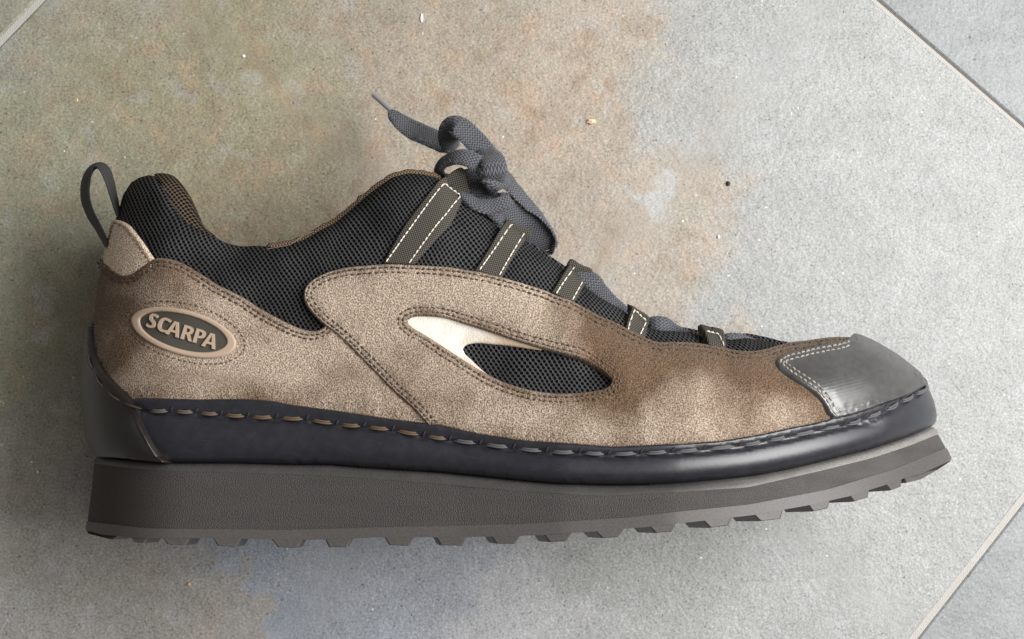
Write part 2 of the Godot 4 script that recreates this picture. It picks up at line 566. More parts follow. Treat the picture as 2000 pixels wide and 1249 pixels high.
func make_materials():
	# knitted spacer mesh: staggered loops around small holes
	var mw := 48
	var mh := 64
	var hole := func(x, y):
		var best := 9.0
		for q in [Vector2(0, 0), Vector2(48, 0), Vector2(0, 64), Vector2(48, 64), Vector2(24, 32)]:
			best = minf(best, ((Vector2(x, y) - q) * Vector2(1.0 / 24.0, 1.0 / 26.0)).length())
		return best
	var mh_im := grey(mw, mh, func(x, y):
		var q: float = hole.call(x, y)
		return clampf(smoothstep(0.25, 0.8, q) * (0.8 + 0.2 * sin(y * TAU / 32.0 + x * TAU / 24.0)), 0, 1))
	var mc_im := grey(mw, mh, func(x, y):
		var q: float = hole.call(x, y)
		var u: float = hole.call(x, fposmod(y + 8.0, 64.0))
		return clampf(0.12 + 0.30 * smoothstep(0.35, 0.8, q) + 0.56 * exp(-pow((u - 0.8) / 0.17, 2.0)), 0, 1))
	var knit_uv := Vector3(1.0 / 0.16, 1.0 / 0.21, 1)
	mat("knit", Color(0.125, 0.123, 0.126), 0.85, {"metallic_specular": 0.15, "albedo_texture": tex(mc_im), "uv1_scale": knit_uv}.merged(bump(tex(mh_im), 0.03)))
	# suede
	var a := noise_image(512, 512, 0.11, 11, 3)
	var b := noise_image(512, 512, 0.035, 12, 2)
	var ab := a.get_data()
	var bb := b.get_data()
	var sb := PackedByteArray()
	sb.resize(ab.size())
	for i in ab.size():
		var v := clampf((ab[i] / 255.0 - 0.5) * 1.9 + 0.58, 0, 1)
		sb[i] = clampi(int((0.6 + 0.37 * v + 0.14 * (bb[i] / 255.0 - 0.5)) * 255.0), 0, 255)
	var suede_im := Image.create_from_data(512, 512, false, Image.FORMAT_L8, sb)
	var st := tex(suede_im)
	mat("suede", Color(1.45, 1.45, 1.45), 0.95, {"albedo_texture": st, "uv1_scale": Vector3(0.25, 0.25, 1), "rim_enabled": true, "rim": 0.25, "rim_tint": 0.8, "metallic_specular": 0.2}.merged(bump(st, 0.035)))
	mats["suede"].albedo_color = Color(1, 1, 1)
	# cream leather underlay
	var gr := noise_image(512, 512, 0.05, 21, 3)
	mat("cream", Color(0.88, 0.83, 0.75), 0.45, {"uv1_scale": Vector3(0.4, 0.4, 1)}.merged(bump(tex(gr), 0.01)))
	# smooth dark leather of the rand, grained
	var cell := noise_image(512, 512, 0.045, 31, 2, FastNoiseLite.TYPE_CELLULAR)
	var scuff := tex(ranged(noise_image(512, 512, 0.012, 32, 4), 0.72, 1.0, 1.4))
	var soft_scuff := tex(ranged(noise_image(512, 512, 0.05, 35, 4), 0.84, 1.0, 1.2))
	var cellt := tex(cell)
	mat("rand", Color(0.026, 0.027, 0.042), 0.48, {"albedo_texture": tex(scratches()), "uv1_scale": Vector3(0.2, 0.2, 1), "clearcoat_enabled": true, "metallic_specular": 0.4, "clearcoat": 0.95, "clearcoat_roughness": 0.38}.merged(bump(cellt, 0.004)))
	mat("counter", Color(0.013, 0.0095, 0.008), 0.4, {"clearcoat_enabled": true, "clearcoat": 0.5, "clearcoat_roughness": 0.3, "metallic_specular": 0.4, "uv1_scale": Vector3(0.6, 0.6, 1)}.merged(bump(cellt, 0.003)))
	# rubber
	var rg := noise_image(512, 512, 0.13, 41, 3)
	var rc := tex(ranged(noise_image(512, 512, 0.16, 42, 2), 0.62, 1.0, 1.3))
	mat("rubber_grain", Color(0.122, 0.111, 0.105), 0.72, {"albedo_texture": rc, "uv1_scale": Vector3(0.3, 0.3, 1)}.merged(bump(tex(rg), 0.025)))
	mat("rubber", Color(0.092, 0.083, 0.078), 0.5, {"albedo_texture": soft_scuff, "uv1_scale": Vector3(0.3, 0.5, 1)}.merged(bump(tex(rg), 0.004)))
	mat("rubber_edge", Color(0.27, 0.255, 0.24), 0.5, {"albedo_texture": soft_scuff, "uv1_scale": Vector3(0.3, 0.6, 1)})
	mat("rubber_lug", Color(0.06, 0.055, 0.051), 0.6)
	# toe cap: worn, finely ribbed
	var ribs := grey(8, 64, func(_x, y): return 0.5 + 0.5 * sin(y * TAU / 16.0))
	mat("toe_cap", Color(0.076, 0.073, 0.07), 0.34, {"metallic_specular": 0.7, "albedo_texture": tex(ranged(noise_image(512, 512, 0.02, 51, 4), 0.85, 1.0, 1.2)), "uv1_scale": Vector3(0.3, 0.3, 1), "detail_enabled": false}.merged({"normal_enabled": true, "normal_scale": 0.05, "normal_texture": tex(rib_normal())}))
	# woven webbing
	var web := grey(32, 32, func(x, y):
		var k: float = 0.5 + 0.5 * sin(x * TAU / 16.0) * sin(y * TAU / 16.0)
		return clampf(0.35 + 0.65 * k, 0, 1))
	mat("webbing", Color(0.165, 0.152, 0.13), 0.9, {"metallic_specular": 0.15, "albedo_texture": tex(web), "uv1_scale": Vector3(1.0 / 0.19, 1.0 / 0.19, 1)}.merged(bump(tex(web), 0.02)))
	# lace: chevron knit
	var chev := grey(48, 48, func(x, y):
		var s: float = absf(fposmod(y / 24.0, 1.0) - 0.5) * 2.0
		return clampf(0.55 + 0.45 * (0.5 + 0.5 * sin((x / 24.0 + s * 0.8) * TAU)), 0, 1))
	mat("lace", Color(0.16, 0.163, 0.18), 0.95, {"metallic_specular": 0.1, "albedo_texture": tex(chev), "uv1_scale": Vector3(1.0 / 0.24, 1.0 / 0.24, 1), "rim_enabled": true, "rim": 0.5, "rim_tint": 0.5}.merged(bump(tex(chev), 0.03)))
	mat("fuzz", Color(0.2, 0.2, 0.22), 0.9)
	mat("loop", Color(0.06, 0.06, 0.066), 0.7, {"albedo_texture": tex(web), "uv1_scale": Vector3(6, 6, 1)}.merged(bump(tex(web), 0.012)))
	mat("lining", Color(0.15, 0.112, 0.086), 0.9, {"metallic_specular": 0.15, "albedo_texture": tex(mc_im), "uv1_scale": Vector3(7.0, 5.6, 1)}.merged(bump(tex(mh_im), 0.02)))
	mat("binding", Color(0.3, 0.21, 0.145), 0.95, {"metallic_specular": 0.1, "albedo_texture": tex(web), "uv1_scale": Vector3(5, 3, 1)}.merged(bump(tex(web), 0.03)))
	mat("thread", Color(1, 1, 1), 0.7)
	mat("aglet", Color(0.4, 0.4, 0.4), 0.22, {"metallic": 0.4})
	mat("badge_rim", Color(0.44, 0.325, 0.24), 0.55)
	mat("badge_plate", Color(0.06, 0.056, 0.045), 0.5)
	mat("crumb", Color(1, 1, 1), 0.8)
	mat("hair", Color(0.4, 0.34, 0.26), 0.4)

func scratches() -> Image:
	var im := noise_image(1024, 1024, 0.01, 34, 5)
	im = ranged(im, 0.58, 0.74, 1.5)
	var r := RandomNumberGenerator.new()
	r.seed = 12
	for i in 260:
		var p := Vector2(r.randf(), r.randf()) * 1024.0
		var d := Vector2.from_angle(r.randf_range(-0.5, 0.5) + (0.0 if r.randf() < 0.7 else 1.3))
		var l := r.randf_range(4, 70)
		var v := r.randf_range(0.75, 1.0)
		for k in int(l):
			p += d
			d = d.rotated(r.randf_range(-0.03, 0.03))
			if r.randf() < 0.8:
				for w in 3: im.set_pixel(posmod(int(p.x), 1024), posmod(int(p.y) + w, 1024), Color(v, v, v))
	for i in 500:
		var v := r.randf_range(0.75, 1.0)
		im.set_pixel(r.randi() % 1024, r.randi() % 1024, Color(v, v, v))
	return im

func rib_normal() -> Image:
	var h := grey(32, 256, func(_x, y): return 0.5 + 0.5 * sin(y * TAU / 8.0))
	h.bump_map_to_normal_map(2.0)
	return h

# ---------- floor
var ta: Vector3
var tb: Vector3
var t0: Vector3
var tile_len: float

func make_floor():
	# joint lines of the floor: two along one way, one across
	var a1 := at(39, 40, 0)
	var b1 := at(1785, 1249, 0)
	var b2 := at(2000, 975, 0)
	var c1 := at(1713.5, 1, 0)
	var c2 := at(2000, 249, 0)
	ta = (b2 - b1).normalized()
	var cc := (c2 - c1).normalized()
	var cr := Vector3(-ta.z, 0, ta.x)
	if cr.dot(cc) < 0: cr = -cr
	tb = (cr + cc).normalized()
	ta = Vector3(tb.z, 0, -tb.x)
	if ta.dot(b2 - b1) < 0: ta = -ta
	tile_len = (b1 - a1).dot(tb)
	# the corner of the tile where all three meet: the far right one
	var bm := (b1 + b2) * 0.5
	var cm := (c1 + c2) * 0.5
	t0 = tb * bm.dot(tb) + ta * cm.dot(ta)
	var floor_node := MeshInstance3D.new()
	floor_node.name = "floor"
	var fm := BoxMesh.new()
	fm.size = Vector3(3, 0.02, 3)
	floor_node.mesh = fm
	floor_node.position = Vector3(0, -0.0007 - 0.01, 0)
	var gt := tex(noise_image(256, 256, 0.2, 61, 2))
	var gm := mat("grout", Color(0.47, 0.45, 0.42), 0.9, {"uv1_triplanar": true, "uv1_scale": Vector3(40, 40, 40)}.merged(bump(gt, 0.03)))
	gm.vertex_color_use_as_albedo = false
	floor_node.material_override = gm
	floor_node.set_meta("kind", "structure")
	floor_node.set_meta("label", "stone-look tiled floor with pale grout under the shoe")
	floor_node.set_meta("category", "floor")
	add_child(floor_node)
	shaded_joint(floor_node)
	var main_im := tile_image(2048, true)
	var side_im := tile_image(1280, false)
	var n1 := noise_image(1024, 1024, 0.14, 71, 4)
	var ht := tex(n1)
	var extra := {"metallic_specular": 0.5, "heightmap_enabled": true, "heightmap_texture": ht, "heightmap_scale": 0.022}
	var m_main := mat("tile_main", Color.WHITE, 0.55, {"albedo_texture": tex(main_im)}.merged(extra))
	var st := tex(side_im)
	var m_olive := mat("tile_olive", Color(0.86, 0.82, 0.66), 0.55, {"albedo_texture": st}.merged(extra))
	var m_blue := mat("tile_blue", Color(0.78, 0.8, 0.84), 0.55, {"albedo_texture": st}.merged(extra))
	for i in range(-1, 2):
		for j in range(-1, 2):
			var p := Patch.new()
			tile_mesh(p)
			var m: Material = m_main if i == 0 and j == 0 else (m_olive if j < 0 else m_blue)
			var o := put("tile", p, m, floor_node)
			var centre := t0 - ta * tile_len * (0.5 - i) - tb * tile_len * (0.5 - j)
			var lower := 0.0
			if i == 1: centre -= ta * 0.0004
			o.transform = Transform3D(Basis(ta, Vector3.UP, ta.cross(Vector3.UP)), centre - floor_node.position + Vector3(0, lower, 0))

func shaded_joint(floor_node):  # dark strip stands in for the shadow in the tile gap
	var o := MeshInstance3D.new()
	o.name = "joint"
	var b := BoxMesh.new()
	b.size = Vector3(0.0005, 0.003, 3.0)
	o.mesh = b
	var m := mat("joint_shade", Color(0.16, 0.145, 0.13), 0.95)
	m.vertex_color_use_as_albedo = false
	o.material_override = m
	o.set_meta("label", "dark strip standing in for the shadow in the upper right joint")
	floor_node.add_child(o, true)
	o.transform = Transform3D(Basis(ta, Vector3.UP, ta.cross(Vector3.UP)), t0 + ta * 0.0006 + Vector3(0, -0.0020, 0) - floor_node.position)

func tile_mesh(p: Patch):
	var h := tile_len * 0.5 - 0.0011
	var prof := [[0.0, -0.006], [0.0, -0.0012], [0.0003, -0.0004], [0.0009, 0.0]]
	var rows := []
	for q in prof:
		var row := []
		for k in 4:
			var s: Vector2 = Vector2([-1, 1, 1, -1][k], [-1, -1, 1, 1][k]) * (h - q[0])
			row.append(Vector3(s.x, q[1], s.y))
		rows.append(row)
	for r in rows.size() - 1:
		for k in 4:
			var a: Vector3 = rows[r][k]
			var b: Vector3 = rows[r][(k + 1) % 4]
			var c: Vector3 = rows[r + 1][(k + 1) % 4]
			var d: Vector3 = rows[r + 1][k]
			var ids := []
			for v in [a, b, c, d]: ids.append(p.add(v, Vector2(v.x, v.z) / (2.0 * h) + Vector2(0.5, 0.5)))
			p.quad(ids[0], ids[3], ids[2], ids[1])
	var ids := []
	for v in rows[3]: ids.append(p.add(v, Vector2(v.x, v.z) / (2.0 * h) + Vector2(0.5, 0.5)))
	p.quad(ids[0], ids[1], ids[2], ids[3])

func tile_image(size: int, patterned: bool) -> Image:
	# the print of the tile: coarse mineral patches, then grain
	var cs := 384
	var im := Image.create(cs, cs, false, Image.FORMAT_RGBF)
	var nz := FastNoiseLite.new()
	nz.seed = 81
	nz.frequency = 0.02
	nz.fractal_octaves = 5
	var nz2 := FastNoiseLite.new()
	nz2.seed = 82
	nz2.frequency = 0.05
	nz2.fractal_octaves = 5
	var patches := [
		# x, y, radius, soft, colour
		[700, 120, 620, 0.9, Color(0.295, 0.255, 0.195)], [350, 250, 360, 0.8, Color(0.255, 0.235, 0.155)], [420, 420, 260, 0.7, Color(0.265, 0.23, 0.155)], [100, 420, 230, 0.9, Color(0.22, 0.215, 0.155)],
		[1000, 330, 360, 0.6, Color(0.34, 0.285, 0.225)], [1180, 520, 260, 0.6, Color(0.335, 0.285, 0.235)], [1330, 520, 150, 0.55, Color(0.345, 0.30, 0.25)], [1060, 130, 170, 0.4, Color(0.35, 0.285, 0.225)],
		[10, 260, 260, 0.8, Color(0.25, 0.24, 0.17)], [0, 780, 300, 0.8, Color(0.235, 0.225, 0.16)], [150, 700, 190, 0.8, Color(0.20, 0.195, 0.13)], [180, 1060, 330, 0.8, Color(0.27, 0.258, 0.24)], [330, 1120, 130, 0.6, Color(0.27, 0.255, 0.24)],
		[580, 1160, 210, 0.5, Color(0.285, 0.315, 0.37)], [800, 1150, 260, 0.5, Color(0.315, 0.335, 0.375)], [1000, 1200, 150, 0.6, Color(0.39, 0.39, 0.40)], [420, 1230, 80, 0.3, Color(0.33, 0.31, 0.29)],
		[1260, 385, 34, 0.9, Color(0.385, 0.385, 0.375)], [1150, 30, 130, 0.3, Color(0.35, 0.30, 0.25)]]
	var tl := []
	for q in patches:
		var w := at(q[0], q[1], 0)
		tl.append([tile_uv(w), q[2] / 5000.0 / tile_len, q[3], q[4]])
	var orange := Color(0.40, 0.27, 0.175)
	var brown := Color(0.24, 0.175, 0.115)
	for y in cs:
		for x in cs:
			var u := Vector2(x + 0.5, y + 0.5) / cs
			var warp := Vector2(nz.get_noise_2d(x, y), nz.get_noise_2d(x + 500, y + 90))
			var c := Color(0.318, 0.322, 0.315)
			var n3 := nz2.get_noise_2d(x * 0.6, y * 0.6)
			if patterned:
				for q in tl:
					var d: float = (u + warp * 0.075 - q[0]).length() / q[1]
					var s: float = q[2]
					var k := 1.0 - smoothstep(1.0 - s * 0.8, 1.0 + s * 0.35, d)
					if k > 0.0: c = c.lerp(q[3], k * 0.92)
				var warm := clampf((c.r - c.b) * 8.0, 0, 1)
				c = c.lerp(orange, warm * 0.42 * smoothstep(0.12, 0.5, nz2.get_noise_2d(x + 300, y)))
				c = c.lerp(brown, warm * 0.5 * smoothstep(0.1, 0.5, nz2.get_noise_2d(x + 900, y * 1.1)))
				c = c.lerp(Color(0.33, 0.32, 0.25), warm * 0.4 * smoothstep(0.15, 0.45, nz2.get_noise_2d(x + 40, y + 1300)))
				c = c.lerp(Color(0.38, 0.385, 0.395), 0.25 * smoothstep(0.25, 0.55, nz2.get_noise_2d(x + 1700, y + 300)))
			c = c * (1.0 + 0.10 * n3 + 0.07 * nz.get_noise_2d(x * 2.0 + 77, y * 2.0))
			im.set_pixel(x, y, c.linear_to_srgb())
	im.resize(size, size, Image.INTERPOLATE_CUBIC)
	im.convert(Image.FORMAT_RGB8)
	var fine := noise_image(size, size, 0.17 if patterned else 0.26, 91, 3).get_data()
	var mid := noise_image(size, size, 0.03, 92, 4).get_data()
	var dat := im.get_data()
	var k := 0
	for i in size * size:
		var f := 0.90 + (0.33 if patterned else 0.26) * (fine[i] / 255.0 - 0.5) + 0.10 * (mid[i] / 255.0 - 0.5)
		if fine[i] > 205: f += 0.05
		elif fine[i] < 62 and mid[i] < 118: f -= 0.10
		f *= 1.1
		dat[k] = clampi(int(dat[k] * f), 0, 255)
		dat[k + 1] = clampi(int(dat[k + 1] * f), 0, 255)
		dat[k + 2] = clampi(int(dat[k + 2] * f), 0, 255)
		k += 3
	# pits and pale grains
	var pr := RandomNumberGenerator.new()
	pr.seed = 44
	for i in (3200 if patterned else 900):
		var cx := pr.randi_range(3, size - 4)
		var cy := pr.randi_range(3, size - 4)
		if mid[cy * size + cx] > 150 and pr.randf() < 0.7: continue
		var pale := pr.randf() < 0.12
		var r := pr.randi_range(1, 2) if not pale else pr.randi_range(1, 2)
		var amt := pr.randf_range(0.55, 0.85) if not pale else pr.randf_range(1.25, 1.7)
		var sk := pr.randf_range(-0.8, 0.8)
		for yy in range(-r, r + 1):
			for xx in range(-r, r + 1):
				if (xx + sk * yy) * (xx + sk * yy) + yy * yy > r * r * 0.8: continue
				var q := ((cy + yy) * size + cx + xx) * 3
				for ch in 3: dat[q + ch] = clampi(int(dat[q + ch] * amt), 0, 255)
	return Image.create_from_data(size, size, false, Image.FORMAT_RGB8, dat)

func tile_uv(w: Vector3) -> Vector2:
	var c := t0 - ta * tile_len * 0.5 - tb * tile_len * 0.5
	return Vector2((w - c).dot(ta), (w - c).dot(ta.cross(Vector3.UP))) / tile_len + Vector2(0.5, 0.5)

# ---------- shoe
var wear := FastNoiseLite.new()

func suede_tint(c: Vector2, d: float, light: Color, dark: Color, spots: Array) -> Color:
	var n := wear.get_noise_2d(c.x, c.y)
	var k := 0.26 + 0.5 * n
	for s in spots:
		var q := Vector2((c.x - s[0]) / s[2], (c.y - s[1]) / s[3]).length()
		k += s[4] * exp(-q * q)
	k += 0.5 * exp(-d / 8.0)
	return light.lerp(dark, clampf(k, 0, 1))

func make_shoe():
	shape_tables()
	wear.seed = 5
	wear.frequency = 0.009
	wear.fractal_octaves = 3
	shoe = Node3D.new()
	shoe.name = "trail_shoe"
	shoe.set_meta("label", "brown suede and black mesh trail shoe lying on its side on the tiles")
	shoe.set_meta("category", "shoe")
	add_child(shoe)
	make_outsole()
	make_upper()
	make_rand()
	make_badge()
	make_straps()
	make_laces()

func make_outsole():
	var flat := func(d, _c): return 0.0
	# the bevelled upper edge, the grained wall and the smooth tread band are one moulded sole
	var wall := PackedVector2Array()
	wall.append_array(along(zbev, 184, 1833))
	wall.append_array(pts([1838, 858, 1848, 876]))
	wall.append_array(along(zstrip, 1846, 171))
	wall.append_array(pts([171, 1012, 178, 960]))
	var p := Patch.new()
	panel(p, wall, [], sole, flat, {"mirror": true, "rings": [0.5, 1.5, 3.0, 6.0, 11.0], "step": 14.0, "tint": func(c, _d): return Color(0.62, 0.62, 0.62).lerp(Color(0.36, 0.27, 0.21), 1.0 - smoothstep(170, 430, c.x)).lerp(Color(1, 1, 1), 0.8 * smoothstep(1250, 1700, c.x) * (0.6 + 0.8 * wear.get_noise_2d(c.x, c.y * 3.0))) * (1.0 + 0.12 * wear.get_noise_2d(c.x * 0.4, c.y * 6.0))})  # light painted into the tint: dim heel, brighter toe, plus worn spots
	var o := put("outsole", p, mats["rubber_grain"], shoe, "grey rubber outsole with a grained side wall")
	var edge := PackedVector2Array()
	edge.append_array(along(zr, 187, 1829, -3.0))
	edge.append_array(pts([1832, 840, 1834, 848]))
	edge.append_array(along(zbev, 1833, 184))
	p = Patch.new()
	panel(p, edge, [], sole, func(_d, c): return -0.0022 * (1.0 - smooth_roll(maxf(0.0, c.y - zr.get_at(c.x) + 3.0), 20.0)) - 0.0022 * (1.0 - smooth_roll(maxf(0.0, c.y - zr.get_at(c.x) + 3.0), 7.0)) + 0.0001, {"mirror": true, "bridge": true, "rings": [0.6, 2.0, 4.0, 7.0], "step": 9.0, "tint": func(c, _d): return Color.WHITE * clampf(lerpf(0.24, 0.95, smoothstep(1300, 1680, c.x)) * (1.0 + 0.15 * wear.get_noise_2d(c.x * 2.0, c.y * 4.0)), 0.15, 1.0)})  # brightness rising towards the toe is light painted into the tint
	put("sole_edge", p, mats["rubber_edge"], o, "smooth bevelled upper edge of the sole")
	var strip := PackedVector2Array()
	strip.append_array(along(zstrip, 171, 1847, -1.0))
	strip.append_array(pts([1852, 884, 1858, 899]))
	strip.append_array(along(zl, 1857, 168))
	p = Patch.new()
	panel(p, strip, [], sole, func(d, _c): return 0.0004, {"mirror": true, "bridge": true, "rings": [0.5, 1.2, 2.5, 5.0], "step": 10.0})
	put("tread_band", p, mats["rubber"], o, "smooth band above the lugs")
	for l in LUGS:
		p = Patch.new()
		var c := pts(l)
		if l[0] > 1760: c.insert(3, Vector2(1835, 917))
		var top := []
		var n := c.size()
		var tops := PackedVector3Array()
		for q in c:
			var s: float = sole(q)
			tops.append(at(q.x, q.y, axis(q.x) + maxf(s, 0.0005) + 0.0004))
		var depth := minf(0.03, (tops[0].y + tops[2].y) * 0.5 - axis(l[2]) + 0.03)
		var mid := Vector3.ZERO
		for q in tops: mid += q / n
		# top face with a small chamfer, then the long sides
		var rows := []
		for k in 3:
			var row := []
			for q in tops:
				var w := q
				if k == 0: w = q.lerp(mid, minf(0.2, 0.0005 / q.distance_to(mid)))
				elif k == 1: w.y -= 0.0005
				else:
					var dq := minf(depth, maxf(0.001, 2.0 * (q.y - axis(l[2]))))
					w += Vector3(0, -dq, dq * 0.035)
				row.append(w)
			rows.append(row)
		for k in range(1, n - 1):
			var ids := []
			for w in [rows[0][0], rows[0][k + 1], rows[0][k]]: ids.append(p.add(w, Vector2(w.x, w.z) * 100))
			p.tri(ids[0], ids[1], ids[2])
		for k in 2:
			for i in n:
				var j := (i + 1) % n
				var ids := []
				for w in [rows[k][i], rows[k][j], rows[k + 1][j], rows[k + 1][i]]: ids.append(p.add(w, Vector2(w.x + w.y, w.z + w.y) * 100))
				p.quad(ids[0], ids[1], ids[2], ids[3])
		put("lug", p, mats["rubber"], o)

func make_upper():
	var silo := [187, 640, 187, 626, 190, 584, 196, 546, 204, 503, 214, 465, 225, 429, 233, 405, 239, 382, 255, 357, 271, 347, 290, 342, 305, 345]
	var ground := PackedVector2Array()
	ground.append_array(pts(silo))
	ground.append_array(along(zt, 309, 1796, 0.0, 5.0))
	ground.append_array(along(zb, 1797, 190, 6.0))
	var p := Patch.new()
	panel(p, ground, [], body, func(_d, _c): return 0.0, {"mirror": true, "step": 9.0, "rings": [0.6, 1.6, 3.2, 6.0, 10.0, 15.0], "turn": -0.12, "slack": 0.1, "tint": func(c, d): return Color.WHITE * clampf(0.72 + 0.5 * wear.get_noise_2d(c.x * 0.8, c.y * 0.8) + 0.25 * smoothstep(600, 900, c.x), 0.35, 1.0)})  # tint lightens towards the lace loops, painting in the stronger light there
	put("mesh_upper", p, mats["knit"], shoe, "black knitted mesh of collar, tongue sides and toe window")
	# inner face of the walls, seen at the mouth
	p = Patch.new()
	var inner := PackedVector2Array()
	inner.append_array(along(zt, 330, 1100, 1.0, 6.0))
	inner.append_array(pts([1100, 800, 260, 740, 250, 400, 270, 352, 300, 346]))
	panel(p, inner, [], body, func(d, _c): return -0.002 - 0.006 * smooth_roll(d, 20.0), {"mirror": true, "step": 16.0, "rings": [1.0, 3.0, 6.0, 10.0, 16.0]})
	put("inner_lining", p, mats["lining"], shoe, "dark brown inner lining")
	# far side of the padded heel, lined in brown
	var seam := [300, 343, 312, 355, 322, 372, 335, 398, 352, 424, 371, 441, 396, 454, 420, 466]
	var pad := spline([420, 461, 402, 446, 393, 434, 387, 424, 377, 402, 367, 379, 355, 360, 345, 349, 335, 342, 316, 338, 300, 340])
	pad.append_array(spline(seam))
	p = Patch.new()
	var silh := spline([430, 464, 402, 446, 387, 424, 377, 402, 367, 379, 355, 360, 345, 349, 335, 342, 316, 338, 295, 340])
	var padf := func(c: Vector2):
		var best := 1e9
		for i in silh.size() - 1: best = minf(best, Geometry2D.get_closest_point_to_segment(c, silh[i], silh[i + 1]).distance_to(c))
		return 0.004 + 0.017 * smooth_roll(best, 34.0)
	panel(p, pad, [], padf, func(_d, _c): return 0.0, {"mirror": true, "bridge": true, "step": 6.0, "rings": [0.6, 1.6, 3.2, 6.0]})
	put("collar_padding", p, mats["lining"], shoe, "brown knit padding inside the heel collar")
	# thin brown binding along the mouth
	p = Patch.new()
	var bl := PackedVector3Array()
	for c in along(zt, 520, 862, -1.0, 5.0): bl.append(lift(c + Vector2(rng.randf_range(-0.6, 0.6), rng.randf_range(-0.8, 0.8)), body, -0.0006))
	tube(p, bl, 0.0017, 8)
	put("collar_binding", p, mats["binding"], shoe, "thin brown binding along the collar edge")
	# tongue, between the two rows of lace loops
	p = Patch.new()
	var tongue := PackedVector2Array()
	tongue.append_array(pts([868, 360, 893, 372]))
	tongue.append_array(along(zt, 905, 1540, -9.0, 8.0))
	tongue.append_array(along(zt, 1530, 880, 22.0, 8.0))
	panel(p, tongue, [], func(c): return maxf(0.001, body(c) - 0.011), func(_d, _c): return 0.0, {"mirror": true, "bridge": true, "step": 9.0, "rings": [0.8, 2.0, 4.0]})
	put("tongue", p, mats["knit"], shoe, "black mesh tongue edge under the laces")

	var light := Color(0.625, 0.498, 0.392)
	var dark := Color(0.2, 0.127, 0.08)
	# light heel tab
	var tab_top := spline([212, 468, 219, 440, 226, 430, 238, 432, 254, 441, 268, 458, 281, 475, 292, 492, 303, 508])
	var tab := tab_top.duplicate()
	tab.append_array(pts([303, 530, 250, 548, 206, 525, 204, 503]))
	p = Patch.new()
	var rr := [0.5, 1.3, 2.8, 5.0, 7.5, 10.0, 13.0]
	panel(p, tab, [], body, func(d, _c): return 0.0013 * smooth_roll(d, 5.0) - 0.0003 * exp(-pow((d - 8.0) / 1.8, 2.0)), {"mirror": true, "step": 7.0, "rings": rr, "tint": func(c, d): return suede_tint(c, d, Color(1.0, 0.8, 0.62), Color(0.85, 0.66, 0.5), [])})
	var heel_tab := put("heel_tab", p, mats["suede"], shoe, "pale suede tab at the back of the heel")
	p = Patch.new()
	sew(p, shift(tab_top, 8.0), body, 0.0013, 8, 3, 0.00022, Color(0.2, 0.13, 0.085))
	put("stitching", p, mats["thread"], heel_tab, "", "stuff")

	# heel quarter
	var qtop := spline([203, 502, 210, 511, 221, 523, 242, 536, 258, 536, 278, 523, 297, 509, 316, 505, 339, 509, 364, 520, 396, 539, 428, 559, 473, 581, 508, 603, 556, 629, 588, 643, 614, 647, 630, 641, 643, 628])
	var q := qtop.duplicate()
	q.append_array(pts([660, 632, 690, 662, 740, 712, 800, 768, 858, 826]))
	q.append_array(along(zb, 850, 190, 5.0))
	q.append_array(pts([187, 760, 187, 640, 187, 626, 190, 584, 196, 546]))
	var groove := func(d, c):
		var lift_ := 0.0015 * smooth_roll(d, 6.0)
		lift_ -= 0.0006 * (exp(-pow((d - 8.5) / 1.7, 2.0)) + exp(-pow((d - 16.0) / 1.7, 2.0)))
		return lift_ + 0.00018 * wear.get_noise_2d(c.x * 2.5, c.y * 2.5)
	var rings2 := [0.5, 1.4, 3.0, 5.0, 6.8, 8.5, 10.2, 12.2, 14.3, 16.0, 17.8, 20.5]
	var qspots := [[205, 600, 75, 110, 0.85], [300, 530, 90, 25, 0.4], [330, 560, 90, 40, 0.3], [250, 700, 60, 50, 0.35], [560, 690, 130, 50, -0.35], [430, 640, 90, 60, -0.2], [600, 770, 150, 20, 0.2], [330, 770, 90, 16, 0.25]]
	p = Patch.new()
	panel(p, q, [], body, groove, {"mirror": true, "step": 8.0, "rings": rings2, "tint": func(c, d): return suede_tint(c, d, light, dark, qspots)})
	var quarter := put("heel_quarter", p, mats["suede"], shoe, "brown suede quarter around the heel with an oval badge")
	p = Patch.new()
	var seam_col := Color(0.075, 0.05, 0.034)
	for ins in [8.5, 16.0]: sew(p, shift(qtop, ins), body, 0.00125, 9, 3, 0.0003, seam_col)
	put("stitching", p, mats["thread"], quarter, "", "stuff")

	# vamp with its teardrop opening
	var vback := spline([842, 838, 807, 800, 771, 768, 718, 715, 666, 662, 630, 633, 608, 611, 595, 591, 594, 572, 605, 556, 630, 540, 672, 527, 720, 521, 759, 518, 800, 519, 864, 523, 928, 534, 992, 550, 1060, 572, 1085, 583, 1115, 595, 1160, 619, 1205, 640, 1235, 655, 1265, 670, 1286, 676, 1325, 676, 1370, 679, 1415, 688, 1446, 693, 1482, 691, 1531, 679, 1587, 672, 1623, 667, 1651, 667])
	var vamp := vback.duplicate()
	vamp.append_array(along(zt, 1672, 1796, 1.0, 5.0))
	vamp.append_array(along(zb, 1794, 850, 5.0))
	var drop := spline([798, 627, 814, 620, 863, 622, 912, 636, 965, 653, 1018, 671, 1071, 687, 1124, 702, 1159, 720, 1185, 737, 1194, 748, 1180, 761, 1141, 768, 1088, 770, 1036, 763, 983, 747, 940, 725, 884, 690, 842, 662, 807, 641, 798, 632])
